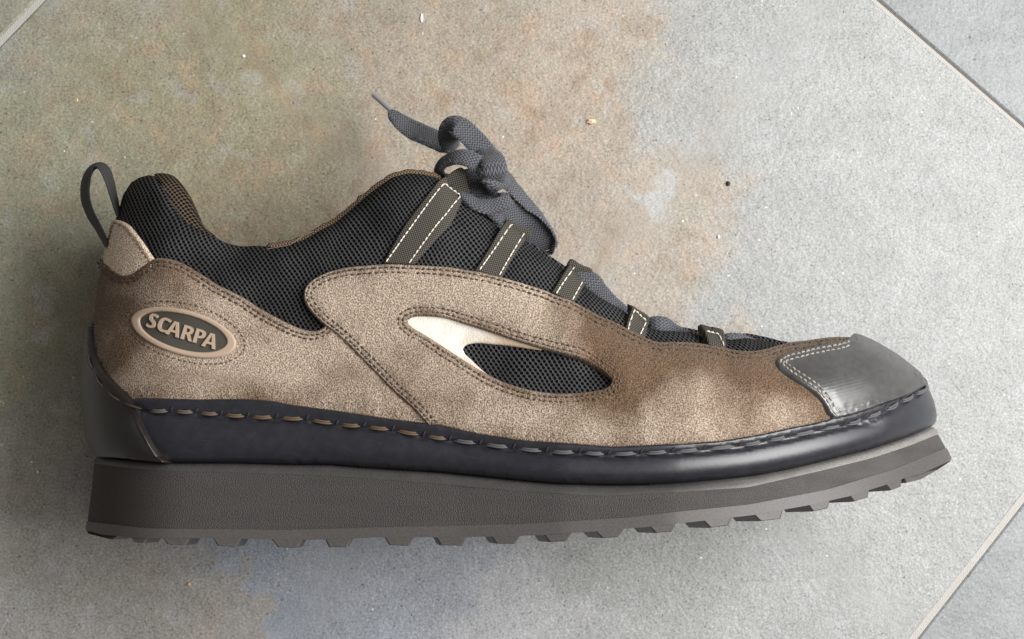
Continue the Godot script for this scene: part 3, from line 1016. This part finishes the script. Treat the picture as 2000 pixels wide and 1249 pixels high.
	var vspots := [[1165, 640, 70, 45, 0.7], [1250, 690, 90, 45, 0.6], [1215, 770, 60, 60, 0.75], [1090, 785, 130, 18, 0.25], [1400, 720, 170, 55, 0.75], [1550, 745, 100, 60, 0.7], [1460, 690, 200, 30, 0.6], [700, 580, 90, 50, -0.35], [900, 575, 130, 30, -0.45], [1000, 590, 90, 25, -0.3], [720, 660, 60, 60, -0.1], [1000, 810, 140, 30, -0.25], [1560, 790, 70, 40, 0.2], [1240, 660, 50, 20, 0.3], [760, 800, 30, 40, 0.3], [1320, 720, 40, 20, -0.15]]
	var vgroove := func(d, c):
		var lift_ := 0.0024 * smooth_roll(d, 7.0)
		lift_ -= 0.00065 * (exp(-pow((d - 9.0) / 1.7, 2.0)) + exp(-pow((d - 17.5) / 1.7, 2.0)))
		return lift_ + 0.00025 * wear.get_noise_2d(c.x * 2.0, c.y * 2.0)
	var rings3 := [0.5, 1.4, 3.2, 5.2, 7.2, 9.0, 10.8, 13.2, 15.6, 17.5, 19.4, 22.0]
	p = Patch.new()
	panel(p, vamp, [drop], body, vgroove, {"mirror": true, "step": 8.0, "rings": rings3, "tint": func(c, d): return suede_tint(c, d, light, dark, vspots)})
	var v := put("vamp", p, mats["suede"], shoe, "brown suede vamp with a pointed teardrop opening")
	p = Patch.new()
	for ins in [9.0, 17.5]:
		sew(p, shift(vback, ins), body, 0.0021, 9, 3, 0.0003, seam_col)
		var ring := Geometry2D.offset_polygon(drop, ins, Geometry2D.JOIN_ROUND)[0]
		ring.append(ring[0])
		sew(p, ring, body, 0.0021, 8, 3, 0.0003, Color(0.12, 0.08, 0.05))
	put("stitching", p, mats["thread"], v, "", "stuff")
	# pale underlay showing in the opening
	var under := spline([790, 626, 808, 613, 863, 615, 912, 629, 965, 646, 1018, 665, 1060, 683, 1048, 684, 1000, 677, 960, 673, 933, 671, 912, 674, 904, 683, 908, 692, 919, 702, 947, 728, 980, 750, 940, 732, 884, 698, 842, 670, 800, 645])
	p = Patch.new()
	panel(p, under, [], body, func(d, _c): return 0.0002 + 0.0005 * smooth_roll(d, 5.0), {"step": 7.0, "rings": [0.6, 1.6, 3.2, 5.0], "tint": func(c, d):
		var n := 0.35 * wear.get_noise_2d(c.x * 3.0, c.y * 3.0) + 0.75 * smoothstep(880, 1010, c.x + 0.4 * (c.y - 680.0)) + 0.35 * exp(-d / 5.0)
		return Color(1, 1, 1).lerp(Color(0.58, 0.46, 0.36), clampf(n, 0, 1))})
	put("inset_panel", p, mats["cream"], shoe, "bright cream inset in the teardrop opening")
	# toe cap
	var cap_edge := spline([1640, 816, 1612, 814, 1600, 797, 1590, 784, 1573, 771, 1538, 750, 1516, 735, 1508, 722, 1517, 711, 1545, 704, 1587, 694, 1640, 683, 1656, 676, 1664, 667])
	var cap := PackedVector2Array()
	for i in range(5, cap_edge.size()): cap.append(cap_edge[i])
	cap.append_array(along(zt, 1672, 1796, 0.0, 5.0))
	cap.append_array(along(zb, 1794, 1614, 4.0))
	p = Patch.new()
	var capoff := func(d, _c): return 0.0015 + 0.0022 * smooth_roll(d, 6.0) - 0.0004 * (exp(-pow((d - 8.0) / 1.7, 2.0)) + exp(-pow((d - 15.0) / 1.7, 2.0)))
	panel(p, cap, [], body, capoff, {"mirror": true, "step": 8.0, "rings": [0.5, 1.4, 3.0, 4.6, 6.2, 8.0, 10.0, 12.5, 15.0, 17.5], "turn": 0.22, "tint": func(c, d): return Color(1, 1, 1) * (0.95 + 0.25 * wear.get_noise_2d(c.x * 0.45, c.y * 0.45) - 0.25 * exp(-pow((c.x - 1690.0) / 30.0, 2.0) - pow((c.y - 720.0) / 25.0, 2.0)))})
	var tc := put("toe_cap", p, mats["toe_cap"], shoe, "worn grey ribbed leather toe cap")
	p = Patch.new()
	var ce := cap_edge.slice(5, cap_edge.size() - 3)
	for ins in [8.0, 15.0]: sew(p, shift(ce, ins), body, 0.0035, 9, 2, 0.00034, Color(0.3, 0.28, 0.25))
	put("stitching", p, mats["thread"], tc, "", "stuff")
	# pull loop at the heel
	p = Patch.new()
	band(p, [[216, 500, 52, 46, 80], [207, 476, 50, 46, 76], [190, 442, 47, 46, 70], [174, 412, 44, 46, 64], [166, 384, 43, 46, 60], [167, 356, 43, 46, 58], [175, 335, 44, 46, 60], [188, 325, 45, 46, 64], [201, 329, 46, 46, 70], [211, 348, 47, 46, 76], [219, 376, 48, 46, 82], [226, 402, 49, 46, 86], [236, 432, 50, 46, 88]], 0.0015, 14, 3.0)
	put("pull_loop", p, mats["loop"], shoe, "thin black webbing pull loop on the heel")

func make_rand():
	var top := along(zb, 182, 1797, -2.0)
	var outline := top.duplicate()
	outline.append_array(spline([1803, 737, 1809, 742, 1816, 764, 1824, 790, 1829, 812, 1827, 828, 1822, 835]))
	outline.append_array(along(zr, 1812, 194, 0.0))
	outline.append_array(pts([186, 878, 181, 860, 175, 824, 171, 795]))
	var off := func(d, c):
		var b := zb.get_at(c.x) - 2.0
		var s: float = zs.get_at(c.x) + 5.0
		if c.x < 292: s = b + 27.0
		var r := zr.get_at(c.x)
		var o := 0.0
		if c.y < s:
			var t := clampf((c.y - b) / maxf(4.0, s - b), 0, 1)
			o = 0.0028 * smooth_roll(c.y - b, 6.0) * (1.0 - 0.35 * t)
		else: o = 0.0018
		var t2 := clampf((c.y - s) / maxf(10.0, r - s), 0, 1)
		if c.y >= s: o += 0.0016 * pow(sin(PI * minf(t2 * 1.05, 1.0)), 0.75) - 0.0022 * pow(t2, 5.0)
		o -= 0.0011 * exp(-pow((c.y - s) / 2.6, 2.0))
		o -= 0.004 * smoothstep(r - 8.0, r, c.y)
		return o * minf(1.0, 0.25 + d / 8.0) * lerpf(0.35, 1.0, clampf((1835.0 - c.x) / 120.0, 0, 1))
	var p := Patch.new()
	panel(p, outline, [], body, off, {"mirror": true, "step": 5.5, "rings": [0.6, 1.6, 3.2, 5.5], "tint": func(c, _d): return Color.WHITE.lerp(Color(1.0, 1.02, 1.1), smoothstep(900, 1300, c.x))})
	var rand := put("rand", p, mats["rand"], shoe, "glossy navy black leather rand with a stitched rim")
	# big welt stitches, each between two holes
	var n := STITCH.size() / 2
	var m1: Material = mats["thread"]
	for i in n - 1:
		var a := Vector2(STITCH[2 * i], STITCH[2 * i + 1])
		var b := Vector2(STITCH[2 * i + 2], STITCH[2 * i + 3])
		p = Patch.new()
		var brown := 1.0 - smoothstep(800.0, 900.0, a.x)
		var col := Color(0.095, 0.095, 0.1).lerp(Color(0.115, 0.075, 0.046), brown * (0.4 + 0.6 * smoothstep(300, 420, a.x)))
		for s in 2:
			var P := PackedVector3Array()
			var m := 7
			for k in m:
				var t := k / float(m - 1)
				var c := a.lerp(b, lerpf(0.10, 0.94, t)) + Vector2(0, -1.5 + 3.6 * s - 5.0 * pow(t, 4.0))
				c.y += sin(PI * t) * 1.6
				P.append(lift(c, body, 0.0009 + 0.0009 * sin(PI * t) + 0.0004 - 0.0016 * pow(t, 8.0)))
			tube(p, P, 0.00036, 7, col)
		# thread going down at the hole
		var Q := PackedVector3Array()
		for k in (4 if i < n - 2 else 0):
			var t := k / 3.0
			Q.append(lift(b + Vector2(-5.0 + 7.0 * t, 3.0 - 11.0 * t), body, 0.0014 + 0.0012 * t))
		if Q.size(): tube(p, Q, 0.0004, 6, Color(0.03, 0.03, 0.032))
		put("stitch", p, m1, rand)
	# heel counter
	var cpoly := spline([191, 634, 187, 630, 181, 640, 173, 680, 168, 740, 170, 780, 175, 824, 181, 860, 193, 891])
	cpoly.append_array(along(zr, 200, 334, -1.0))
	var cfront := spline([336, 905, 325, 890, 312, 866, 300, 842, 290, 822, 280, 798, 270, 784, 250, 763, 232, 744, 214, 724, 202, 706, 195, 680, 191, 655])
	cpoly.append_array(cfront)
	p = Patch.new()
	var coff := func(d, c):
		var o := 0.0034 * smooth_roll(d, 9.0)
		if c.y > 800.0: o += 0.0016 * exp(-d / 14.0) * smoothstep(800.0, 830.0, c.y) * smoothstep(230.0, 290.0, c.x) * smooth_roll(d, 5.0) * 2.2
		return o - 0.0013 * pow(clampf((c.y - 860.0) / 40.0, 0, 1), 2.0)
	panel(p, cpoly, [], body, coff, {"mirror": true, "step": 6.0, "rings": [0.5, 1.4, 3.0, 5.0, 8.0, 12.0]})
	var hc := put("heel_counter", p, mats["counter"], shoe, "dark brown leather counter cupping the heel")
	var hs := [190, 690, 200, 728, 222, 762, 252, 786, 290, 800]
	for i in 4:
		p = Patch.new()
		var a := Vector2(hs[2 * i], hs[2 * i + 1])
		var b := Vector2(hs[2 * i + 2], hs[2 * i + 3])
		var P := PackedVector3Array()
		for k in 6:
			var t := k / 5.0
			P.append(lift(a.lerp(b, lerpf(0.08, 0.92, t)), body, 0.0030 + 0.0009 * sin(PI * t)))
		tube(p, P, 0.0004, 7, Color(0.05, 0.035, 0.025))
		put("stitch", p, m1, hc)

func ellipse(c: Vector2, a: float, b: float, ang: float, egg := 0.0) -> PackedVector2Array:
	var o := PackedVector2Array()
	var n := int((a + b) * 0.8)
	for i in n:
		var t := TAU * i / n
		var q := Vector2(cos(t) * a, sin(t) * b * (1.0 + egg * cos(t)))
		o.append(c + q.rotated(ang))
	return o

func make_badge():
	var c := Vector2(364, 651)
	var ang := deg_to_rad(15.4)
	var p := Patch.new()
	panel(p, ellipse(c, 103, 45, ang), [ellipse(c + Vector2(-1, -1), 85, 35, ang)], body, func(d, _c): return 0.0018 + 0.0006 * smooth_roll(d, 2.5), {"step": 6.0, "edge": 4.0, "rings": [0.5, 1.3, 2.6, 4.5, 7.0]})
	var b := put("badge", p, mats["badge_rim"], shoe, "oval tan and olive badge with raised lettering")
	p = Patch.new()
	panel(p, ellipse(c + Vector2(-1, -1), 86, 36, ang), [], body, func(_d, _c): return 0.0019, {"step": 8.0, "edge": 4.0, "rings": [2.0]})
	put("badge_plate", p, mats["badge_plate"], b, "dark olive oval of the badge")
	var f := SystemFont.new()
	f.font_names = PackedStringArray(["Droid Sans"])
	f.font_weight = 700
	var word := "SCARPA"
	var spots := [305, 631.5, 325, 638, 345, 645, 369, 652.5, 392, 659.5, 414, 668.5]
	for i in 6:
		var tm := TextMesh.new()
		tm.font = f
		tm.text = word[i]
		tm.font_size = 64
		tm.pixel_size = 0.000062
		tm.depth = 0.0011
		tm.curve_step = 1.0
		var q := Vector2(spots[2 * i], spots[2 * i + 1])
		var P := lift(q, body, 0.0021)
		var dir := Vector2.from_angle(deg_to_rad(17.0))
		var X := (lift(q + dir * 8.0, body, 0.0021) - lift(q - dir * 8.0, body, 0.0021)).normalized()
		var up := Vector2.from_angle(deg_to_rad(17.0 - 90.0))
		var Y := (lift(q + up * 8.0, body, 0.0021) - lift(q - up * 8.0, body, 0.0021)).normalized()
		var Z := X.cross(Y).normalized()
		Y = Z.cross(X)
		var o := MeshInstance3D.new()
		o.name = numbered(b, "letter")
		o.mesh = tm
		o.material_override = mats["badge_rim"]
		o.transform = Transform3D(Basis(X * 1.12, Y, Z), P)
		b.add_child(o, true)
	p = Patch.new()
	var ring := ellipse(c + Vector2(3, 0), 116, 56, ang)
	ring.append(ring[0])
	sew(p, ring, body, 0.0014, 8, 3, 0.00028, Color(0.13, 0.085, 0.055))
	put("stitching", p, mats["thread"], b, "", "stuff")

func make_straps():
	# [outline, hem: the sewn box (open line), fold height]
	var straps := [
		[[749, 517, 784, 454, 816, 409, 848, 367, 867, 351, 890, 334, 903, 332, 911, 356, 917, 378, 908, 388, 899, 396, 880, 438, 845, 477, 808, 519], [[756, 515, 862, 366, 893, 388, 800, 517]]],
		[[926, 533, 951, 492, 976, 450, 989, 433, 1012, 444, 1037, 457, 1021, 478, 1002, 505, 978, 548], [[936, 532, 990, 453, 1014, 471, 974, 543]]],
		[[1076, 575, 1098, 538, 1112, 509, 1133, 520, 1156, 532, 1136, 566, 1118, 597], [[1084, 580, 1113, 531, 1136, 549, 1114, 592]]],
		[[1218, 650, 1223, 622, 1227, 598, 1246, 608, 1266, 623, 1262, 645, 1257, 668], [[1222, 652, 1228, 620, 1257, 637, 1247, 660]]],
		[[1362, 653, 1367, 651, 1390, 657, 1409, 663, 1414, 690, 1380, 682], [[1375, 667, 1398, 672, 1411, 688]]]]
	var words := ["longest webbing lace loop nearest the ankle", "second webbing lace loop with a sewn box", "middle webbing lace loop", "short webbing lace loop near the toe", "smallest webbing lace loop at the toe end"]
	for i in straps.size():
		var poly := spline(straps[i][0])
		var p := Patch.new()
		var top_y: float = 1e9
		for q in poly: top_y = minf(top_y, q.y)
		var off := func(d, c): return 0.0008 + 0.0006 * smooth_roll(d, 3.0) + 0.0022 * smoothstep(45.0, 8.0, c.y - top_y - 0.45 * (c.x - poly[0].x) * (0.0 if i == 0 else 0.3))
		var ax := Vector2(straps[i][0][2] - straps[i][0][0], straps[i][0][3] - straps[i][0][1]).angle()
		panel(p, poly, [], body, off, {"step": 6.0, "edge": 4.0, "rings": [0.6, 1.6, 3.0], "under": 0.002, "turn": -ax})
		var o := put("lace_loop", p, mats["webbing"], shoe, words[i])
		p = Patch.new()
		var line := pts(straps[i][1][0])
		var q := resample(line, 2.0, false)
		q.append(line[line.size() - 1])
		var k := 0
		var lifted := PackedVector3Array()
		while k < q.size() - 1:
			var e := mini(k + 4, q.size() - 1)
			var P := PackedVector3Array()
			for s in 4:
				var c := q[int(lerpf(k, e, s / 3.0))]
				var h: float = off.call(6.0, c)
				P.append(lift(c, body, h + 0.00005 + 0.0002 * sin(PI * s / 3.0)))
			tube(p, P, 0.00027, 6, Color(0.72, 0.67, 0.56))
			k = e + (1 if rng.randf() < 0.8 else 0)
		put("stitching", p, mats["thread"], o, "cream sewn box", "stuff")

var fuzz_at := []

func strand(called: String, ctrl: Array, thick: float, parent: Node, label := "", sides := 14) -> Node3D:
	var p := Patch.new()
	band(p, ctrl, thick, sides, 3.0, Color.WHITE, true, 1.0)
	for k in range(0, p.v.size(), 3): fuzz_at.append(p.v[k])
	return put(called, p, mats["lace"], parent, label)

func make_laces():
	# the free end with its tip comes first; the rest of the lace hangs on it
	var lace := strand("shoelace", [[762, 217, 24, 13, 10], [772, 229, 25, 30, 14], [790, 243, 27, 42, 16], [815, 257, 31, 44, 16], [845, 271, 37, 44, 10], [868, 280, 43, 42, 5], [884, 285, 47, 36, 0]], 0.0014, shoe, "dark grey flat knitted shoelace tied in a bow")
	strand("lace_strand", [[886, 292, 50, 34, 0], [878, 272, 58, 42, 15], [880, 252, 65, 44, 25], [892, 244, 68, 42, 25], [908, 256, 68, 44, 12], [928, 276, 68, 42, 5], [945, 296, 68, 40, 0], [957, 315, 66, 36, 0]], 0.0015, lace, "strand folding over towards the knot")
	strand("lace_strand", [[1110, 520, 66, 22, 20], [1135, 532, 72, 30, 20], [1160, 553, 74, 34, 10], [1178, 573, 71, 28, 0], [1205, 597, 68, 22, 0], [1232, 618, 66, 18, 0]], 0.0016, lace)
	strand("lace_strand", [[1255, 640, 68, 18, 0], [1278, 633, 73, 28, 10], [1298, 634, 73, 29, 10], [1322, 647, 69, 22, 0], [1352, 656, 66, 14, 0]], 0.0016, lace)
	strand("lace_strand", [[1400, 672, 66, 14, 0], [1422, 663, 70, 22, 10], [1445, 661, 69, 18, 0], [1475, 668, 65, 10, 0]], 0.0015, lace)
	strand("lace_strand", [[878, 352, 60, 22, 30], [864, 346, 62, 25, 40], [860, 330, 67, 26, 50], [868, 316, 72, 29, 45], [886, 308, 76, 31, 20], [907, 308, 78, 32, 5], [928, 317, 78, 32, 0], [945, 332, 76, 30, 0]], 0.0018, lace)
	strand("lace_strand", [[918, 330, 66, 34, 10], [922, 352, 66, 36, 10], [934, 374, 66, 36, 0], [954, 388, 66, 35, -10], [978, 392, 68, 30, -15], [992, 384, 70, 26, -10]], 0.0016, lace)
	strand("lace_strand", [[902, 374, 70, 22, 40], [914, 389, 73, 26, 35], [934, 401, 75, 29, 25], [958, 404, 75, 29, 10], [980, 398, 75, 28, 5], [997, 388, 74, 25, 0]], 0.0016, lace)
	strand("lace_strand", [[950, 402, 68, 20, 20], [962, 418, 67, 24, 20], [980, 434, 66, 22, 20]], 0.0015, lace)
	strand("lace_strand", [[900, 392, 64, 20, 0], [925, 406, 65, 22, 0], [955, 420, 65, 22, 0], [985, 440, 64, 22, 0]], 0.0015, lace)
	var knot := strand("knot", [[946, 296, 60, 34, 0], [954, 303, 72, 42, 4], [962, 316, 78, 48, 6], [966, 333, 80, 47, 4], [964, 350, 75, 40, 0], [956, 363, 66, 36, -4], [950, 368, 58, 28, -4]], 0.0038, lace, "tight knot of the bow", 18)
	strand("lace_strand", [[934, 320, 72, 20, 50], [944, 338, 77, 26, 40], [958, 354, 77, 28, 20], [976, 356, 74, 28, 0], [990, 348, 68, 24, -10]], 0.004, lace)
	strand("bow_loop", [[968, 338, 66, 34, 10], [985, 352, 66, 38, 20], [1008, 374, 65, 36, 35], [1032, 398, 63, 32, 50], [1054, 420, 61, 30, 62], [1072, 444, 58, 30, 75], [1081, 468, 54, 30, 85], [1077, 490, 50, 30, 92], [1064, 494, 49, 28, 92], [1055, 482, 50, 26, 92]], 0.0014, lace, "long loop of the bow lying towards the toe")
	strand("bow_loop", [[975, 396, 66, 40, 0], [994, 404, 64, 52, -5], [1015, 420, 62, 58, -10], [1038, 442, 59, 60, -15], [1057, 466, 55, 56, -20], [1067, 488, 51, 46, -30]], 0.0014, lace, "lower half of the long bow loop")
	var p := Patch.new()
	tube(p, PackedVector3Array([at(728.5, 183, 0.0205), at(729.5, 184.5, 0.0205), at(748, 201, 0.022), at(767, 219, 0.0235), at(768, 220, 0.0235)]), 0.0011, 14)
	put("aglet", p, mats["aglet"], lace, "shiny grey plastic tip of the lace end")
	# loose fibres standing off the worn lace
	p = Patch.new()
	for k in 5000:
		var a: Vector3 = fuzz_at[rng.randi() % fuzz_at.size()]
		var d := Vector3(rng.randf_range(-1, 1), rng.randf_range(-0.4, 1), rng.randf_range(-1, 1)).normalized()
		var e := Vector3(rng.randf_range(-1, 1), rng.randf_range(-1, 1), rng.randf_range(-1, 1)) * 0.6
		var l := rng.randf_range(0.0006, 0.0018)
		tube(p, PackedVector3Array([a, a + d * l * 0.5, a + (d + e).normalized() * l]), 0.00005, 3)
	put("lint", p, mats["fuzz"], lace, "", "stuff")

# ---------- crumbs and hairs on the floor
func lump(called: String, label: String, cat: String, c: Vector2, sx: float, sy: float, h: float, col: Color, sd: int):
	var p := Patch.new()
	var nz := FastNoiseLite.new()
	nz.seed = sd
	nz.frequency = 0.9
	var rows := 9
	var cols := 14
	for i in rows + 1:
		for k in cols:
			var th := PI * i / rows
			var ph := TAU * k / cols
			var d := Vector3(sin(th) * cos(ph), cos(th), sin(th) * sin(ph))
			var r := 1.0 + 0.55 * nz.get_noise_3dv(d * 1.3)
			p.add(Vector3(d.x * sx, d.y * h, d.z * sy) * r / 5000.0, Vector2(k, i), col)
	for i in rows:
		for k in cols:
			var a := i * cols + k
			var b := i * cols + (k + 1) % cols
			p.quad(a, b, b + cols, a + cols)
	var o := put(called, p, mats["crumb"], self, label)
	o.position = at(c.x, c.y, 0.0) + Vector3(0, h * 0.6 / 5000.0, 0)
	o.set_meta("category", cat)

func make_debris():
	lump("crumb", "pale pinkish crumb on the beige tile above the middle of the shoe", "crumb", Vector2(1155, 238), 9, 6, 4, Color(0.72, 0.52, 0.38), 3)
	lump("dirt_speck", "dark speck of dirt on grey tile above the front of the shoe", "speck", Vector2(1422, 359), 3.5, 5, 3, Color(0.04, 0.035, 0.03), 4)
	lump("lint_fleck", "white elongated fleck of lint near the top edge above the lace tip", "lint", Vector2(823, 36), 3, 9, 2, Color(0.85, 0.85, 0.84), 5)
	lump("grit_grain", "tan grain of grit on the tile below the heel of the sole", "grit", Vector2(369, 1142), 3.5, 3.5, 3, Color(0.7, 0.5, 0.33), 6)
	lump("lint_fleck", "tiny white fleck on grey tile between shoe and upper right joint", "lint", Vector2(1403, 463), 2.5, 4, 2, Color(0.85, 0.85, 0.84), 8)
	lump("lint_fleck", "bright white dot of lint on the olive area above the heel", "lint", Vector2(476, 110), 3, 3, 2, Color(0.9, 0.9, 0.86), 9)
	var hair := PackedVector3Array()
	for c in spline([771, 346, 779, 332, 795, 321, 815, 317, 835, 322, 848, 333, 856, 347], 4.0): hair.append(at(c.x, c.y, 0.05))
	var p := Patch.new()
	tube(p, hair, 0.00005, 5)
	var o := put("hair", p, mats["hair"], self, "fine pale hair arching over the collar beside the lace knot")
	o.set_meta("category", "hair")
	hair = PackedVector3Array()
	for c in spline([520, 487, 548, 482, 566, 478, 590, 462, 612, 452], 4.0): hair.append(at(c.x, c.y, 0.075))
	p = Patch.new()
	tube(p, hair, 0.00005, 5)
	o = put("hair", p, mats["hair"], self, "fine pale hair lying along the dip of the collar")
	o.set_meta("category", "hair")
